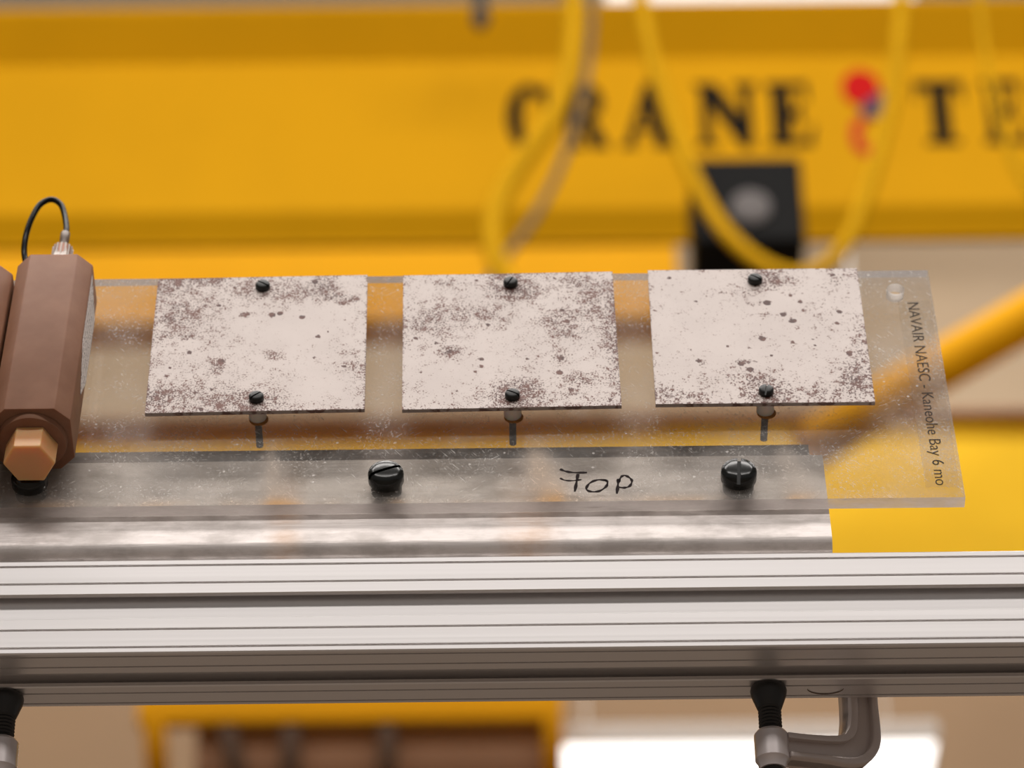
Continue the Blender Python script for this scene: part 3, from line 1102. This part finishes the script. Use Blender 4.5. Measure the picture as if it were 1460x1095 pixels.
coup = [
    (-0.0907896, 0.0395342, 0.0131, [((374.5, 405.5), -35), ((365.3, 564.5), 42)], 'white panel with scattered dark rust dots, leftmost of three, next to the tan block'),
    (-0.0015964, 0.0399495, 0.0130, [((728, 401), 62), ((730.5, 561), -30)], 'white panel finely speckled with rust all over, the middle of three'),
    (0.0869584, 0.0408607, -0.0013, [((1076.5, 396.5), -38), ((1092.5, 555), 80)], 'cleanest white panel with a few rust spots, nearest the sheet’s printed end'),
]
for ci, (cx_, cz_, rot, scr, lab) in enumerate(coup):
    e = empty('test_panel', plate_at(cx_, cz_, 0.0), ROTP)
    tag(e, lab, 'panel', 'corroded white panels on the acrylic sheet')
    po = bpy.data.objects.new('painted_panel', panel_mesh(SOFT[ci]))
    COL.objects.link(po)
    po.parent = e
    po.location = (0, -OFF, PW/2)
    po.rotation_euler = (0, -rot, 0)
    for (px, py), sa in scr:
        sx_, sh_ = on_plate(px, py, OFF+0.0015)
        lx, lz = sx_-cx_, sh_-cz_
        hd = bpy.data.objects.new('screw_head', SCREW_ME)
        COL.objects.link(hd)
        hd.parent = e
        hd.matrix_parent_inverse = Matrix.Identity(4)
        hd.matrix_basis = Matrix.Translation((lx, -OFF, lz)) @ FACE @ Matrix.Rotation(math.radians(sa), 4, 'Z')
        for nm, me_, oo in (('spacer', SPACER_ME, 0.00006), ('screw_shaft', SHAFT_ME, 0.0), ('rust_stain', STAIN_ME, 0.00002)):
            so = bpy.data.objects.new(nm, me_)
            COL.objects.link(so)
            so.parent = e
            so.matrix_basis = Matrix.Translation((lx, -oo, lz)) @ FACE

# ------------------------------------------------------------------ big black screws holding the sheet
BIG = slotted_head(6.15*MM, 5.4*MM, 1.25*MM, 2.1*MM, 64, depth=0.5).mesh('slotted_head', 'black_nylon', smooth=40)
BSH = MB().lathe([(3.0*MM, -14*MM), (3.0*MM, -4.6*MM), (5.3*MM, -4.5*MM), (5.6*MM, 0)], 32).mesh('shaft_with_shade', 'black_nylon', smooth=40)  # wide black shoulder imitates the head's shadow and reflection
for px, py, sa, lab in ((550.5, 686, 24, 'large black slotted screw below the gap between left and middle panels'),
                        (1053, 683, 86, 'large black slotted screw below the right panel, slot upright'),
                        (43, 691, 10, 'large black screw half hidden beneath the tan block')):
    x_, h_ = on_plate(px, py)
    e = empty('slotted_screw', plate_at(x_, h_, 0.0001), ROTP)
    tag(e, lab, 'screw', 'large black screws along the foot of the sheet')
    for nm, me_ in (('slotted_head', BIG), ('shaft_with_shade', BSH)):
        so = bpy.data.objects.new(nm, me_)
        COL.objects.link(so)
        so.parent = e
        so.matrix_basis = FACE @ Matrix.Rotation(math.radians(sa), 4, 'Z')


# ------------------------------------------------------------------ tan eight-sided housings
BW, BC, BL = 27.13*MM, 5.12*MM, 86.68*MM


def housing(x, h, label, full=True):
    e = empty('sensor_housing', plate_at(x, h, BW/2+0.0002), ROTP)
    tag(e, label, 'sensor', 'tan plastic sensor housings')
    hw_ = BW/2
    c = BC
    octp = [(-hw_+c, -hw_), (hw_-c, -hw_), (hw_, -hw_+c), (hw_, hw_-c), (hw_-c, hw_), (-hw_+c, hw_), (-hw_, hw_-c), (-hw_, -hw_+c)]
    MB().prism(octp, 0, BL, 'z').build('body', 'tan', e, bevel=0.0005, smooth=25)
    # round collar and hexagon plug at the lower end
    MB().lathe([(10.4*MM, -2.6*MM), (11.4*MM, -2.2*MM), (11.9*MM, -0.8*MM), (11.9*MM, 0.0)], 48).build('collar', 'tan', e, smooth=40)
    pg = MB().lathe([(8.4*MM, -13.0*MM), (8.9*MM, -12.4*MM), (8.9*MM, -2.5*MM)], 6).build('hex_plug', 'tan_orange', e, bevel=0.0003)
    # gland with ribs, sleeve and cable at the upper end
    MB().lathe([(6.4*MM, BL), (6.4*MM, BL+6*MM), (4.4*MM, BL+13*MM), (3.4*MM, BL+19*MM)], 6).build('gland_nut', 'gland_pale', e)
    g_ = MB().lathe([(3.7*MM, BL+10*MM), (3.6*MM, BL+20.0*MM), (2.4*MM, BL+21.0*MM)], 32).build('gland', 'gland', e, smooth=40)
    for k in range(16):
        a_ = 2*PI*k/16
        MB().box(-0.25*MM, 0.25*MM, -0.28*MM, 0.28*MM, BL+11.0*MM, BL+20.2*MM, tf=Matrix.Translation((3.65*MM*math.cos(a_), 3.65*MM*math.sin(a_), 0)) @ Matrix.Rotation(a_, 4, 'Z')).build('rib', 'gland_pale', g_)
    MB().lathe([(1.6*MM, BL+20.5*MM), (1.6*MM, BL+25.6*MM), (1.75*MM, BL+25.9*MM), (1.75*MM, BL+30.0*MM), (1.5*MM, BL+30.3*MM)], 24).build('cable_sleeve', 'sleeve', e, smooth=40)
    return e


HX, HH = -0.16466, 0.019445
h1 = housing(HX, HH, 'tan eight-sided plastic sensor block with black cable loop and white sticker')
h2_ = housing(HX-0.0283, HH-0.0048, 'second tan sensor block cut off by the left edge of the view', full=False)
# sticker on the right side of the first block
st_h = [(0.030, 0.079), ]
b = MB()
xx = BW/2+0.00005
b.add([(xx, 2.0*MM, 26*MM), (xx, -BW/2+BC+0.6*MM, 44*MM), (xx, -BW/2+BC+0.6*MM, 82*MM), (xx, 8.3*MM, 76*MM), (xx, 8.3*MM, 40*MM)], [(0, 1, 2, 3, 4)])
b2 = [(p.x+0.00008, p.y, p.z) for p in b.v]
b.add(b2, [(4, 3, 2, 1, 0)])
for i in range(5):
    j = (i+1) % 5
    b.f.append([i, j, 5+j, 5+i]); b.m.append(0)
b.build('printed_sticker', 'sticker', h1)
# cable loop: leaves the sleeve, arcs over to the left and drops behind the block
e_inv = h1.matrix_world.inverted()


def on_off(px, py, o_):
    x_, hh_ = on_plate(px, py, o_)
    return e_inv @ plate_at(x_, hh_, o_)


oc = BW/2
MB().tube([Vector((0, 0, BL+27*MM)), Vector((0.0001, 0, BL+33*MM)), on_off(92, 306, oc), on_off(86, 291, oc), on_off(73, 284.5, oc), on_off(57, 292, oc), on_off(45, 312, oc-0.001), on_off(37, 336, oc-0.002),
           on_off(34.5, 360, oc-0.004), on_off(39, 384, oc-0.006), on_off(44, 404, oc-0.012)], 1.12*MM, 16, sub=8).build('cable', 'cable', h1, smooth=60)


# ------------------------------------------------------------------ screw clamps under the rail
def clamp(px, label, mirror=1):
    zb_ = Z0-S
    base = at_z(px, 982, zb_)
    base.y = 0.0275
    d = ray(px, 982)
    e = empty('screw_clamp', (base.x, base.y, zb_))
    tag(e, label, 'clamp', 'screw clamps under the rail')
    sg = mirror
    # swivel pad, threaded screw
    MB().lathe([(4.0*MM, -8.6*MM), (4.2*MM, -8.2*MM), (5.9*MM, -3.4*MM), (6.2*MM, -1.6*MM), (5.9*MM, -0.5*MM), (5.2*MM, -0.05*MM)], 40).build('swivel_pad', 'clamp_black', e, smooth=50)
    pr = []
    z = -78.0
    while z < -7.5:
        pr.append((3.45*MM, z*MM))
        pr.append((3.95*MM, (z+0.55)*MM))
        z += 1.3
    MB().lathe(pr, 28).build('threaded_screw', 'clamp_black', e, smooth=20)
    MB().tube([(-16*MM, 0, -76*MM), (16*MM, 0, -76*MM)], 2.0*MM, 12, sub=1).build('sliding_handle', 'cast', e, smooth=40)
    # boss
    zb0, zb1 = -28.8*MM, -17.4*MM
    MB().lathe([(4.4*MM, zb0-2.5*MM), (5.0*MM, zb0), (5.75*MM, zb0+1.0*MM), (5.75*MM, zb1-1.2*MM), (4.9*MM, zb1)], 40).build('boss', 'boss', e, smooth=35)
    # frame: lower arm, spine behind the rail, upper jaw; T section swept along the C
    fr = empty_local = None
    ang_ = math.atan2(14.0, 31.5) if sg > 0 else PI-math.atan2(14.0, 31.5)
    tf = Matrix.Rotation(ang_, 4, 'Z')
    R = 37.0*MM
    zt_ = S+3.4*MM
    # centre line in the clamp's own plane (u outwards, z)
    path = [(4.5*MM, -23.0*MM), (12*MM, -22.3*MM), (20*MM, -21.4*MM), (26*MM, -20.6*MM), (30.5*MM, -18.6*MM), (33.4*MM, -14.5*MM), (34.3*MM, -9*MM), (34.5*MM, 0), (34.5*MM, 30*MM), (33.8*MM, zt_+1*MM),
            (30*MM, zt_+4.0*MM), (24*MM, zt_+4.6*MM), (12*MM, zt_+4.2*MM), (-2*MM, zt_+3.4*MM)]
    hts = [9, 9, 9.5, 11, 12.5, 12.5, 11.5, 10.5, 10.5, 10.5, 9, 8, 7, 6.5]

    # smooth the centre line
    P2, H2 = [], []
    for i in range(len(path)-1):
        p0_, p1_, p2_, p3_ = [Vector(path[max(0, min(len(path)-1, i+k))]) for k in (-1, 0, 1, 2)]
        for k in range(4):
            t_ = k/4
            q = 0.5*((2*p1_)+(p2_-p0_)*t_+(2*p0_-5*p1_+4*p2_-p3_)*t_*t_+(3*p1_-p0_-3*p2_+p3_)*t_**3)
            P2.append((q.x, q.y))
            H2.append(hts[i]+(hts[i+1]-hts[i])*t_)
    P2.append(path[-1])
    H2.append(hts[-1])
    path, hts = P2, H2

    def sweep(thick, scale_h, off_in, mk_, nm):
        b = MB()
        vs2, fs = [], []
        for i, (u, z_) in enumerate(path):
            a_ = path[max(i-1, 0)]
            c_ = path[min(i+1, len(path)-1)]
            d_ = Vector((c_[0]-a_[0], c_[1]-a_[1])).normalized()
            nrm = Vector((d_.y, -d_.x))          # outward side of the C
            hgt = hts[i]*MM*scale_h
            for s1, s2 in ((-1, -1), (1, -1), (1, 1), (-1, 1)):
                q = Vector((u, z_))+nrm*(off_in*hts[i]*MM+s2*hgt*0.5)
                vs2.append((q.x, s1*thick*0.5, q.y))
        for i in range(len(path)-1):
            for k in range(4):
                k2 = (k+1) % 4
                fs.append((i*4+k, i*4+k2, (i+1)*4+k2, (i+1)*4+k))
        fs += [(0, 1, 2, 3), tuple((len(path)-1)*4+k for k in (3, 2, 1, 0))]
        b.add(vs2, fs, tf=tf)
        return b.build(nm, mk_, e, smooth=45, bevel=0.0007)
    sweep(4.2*MM, 1.0, 0.0, 'cast', 'frame')
    sweep(9.0*MM, 0.26, 0.37, 'cast', 'outer_rib')
    sweep(9.0*MM, 0.22, -0.39, 'cast', 'inner_rib')
    return e


clamp(1095, 'grey cast clamp with black screw under the rail, right of centre', 1)
clamp(6, 'grey clamp with black screw under the rail at the left edge', -1)
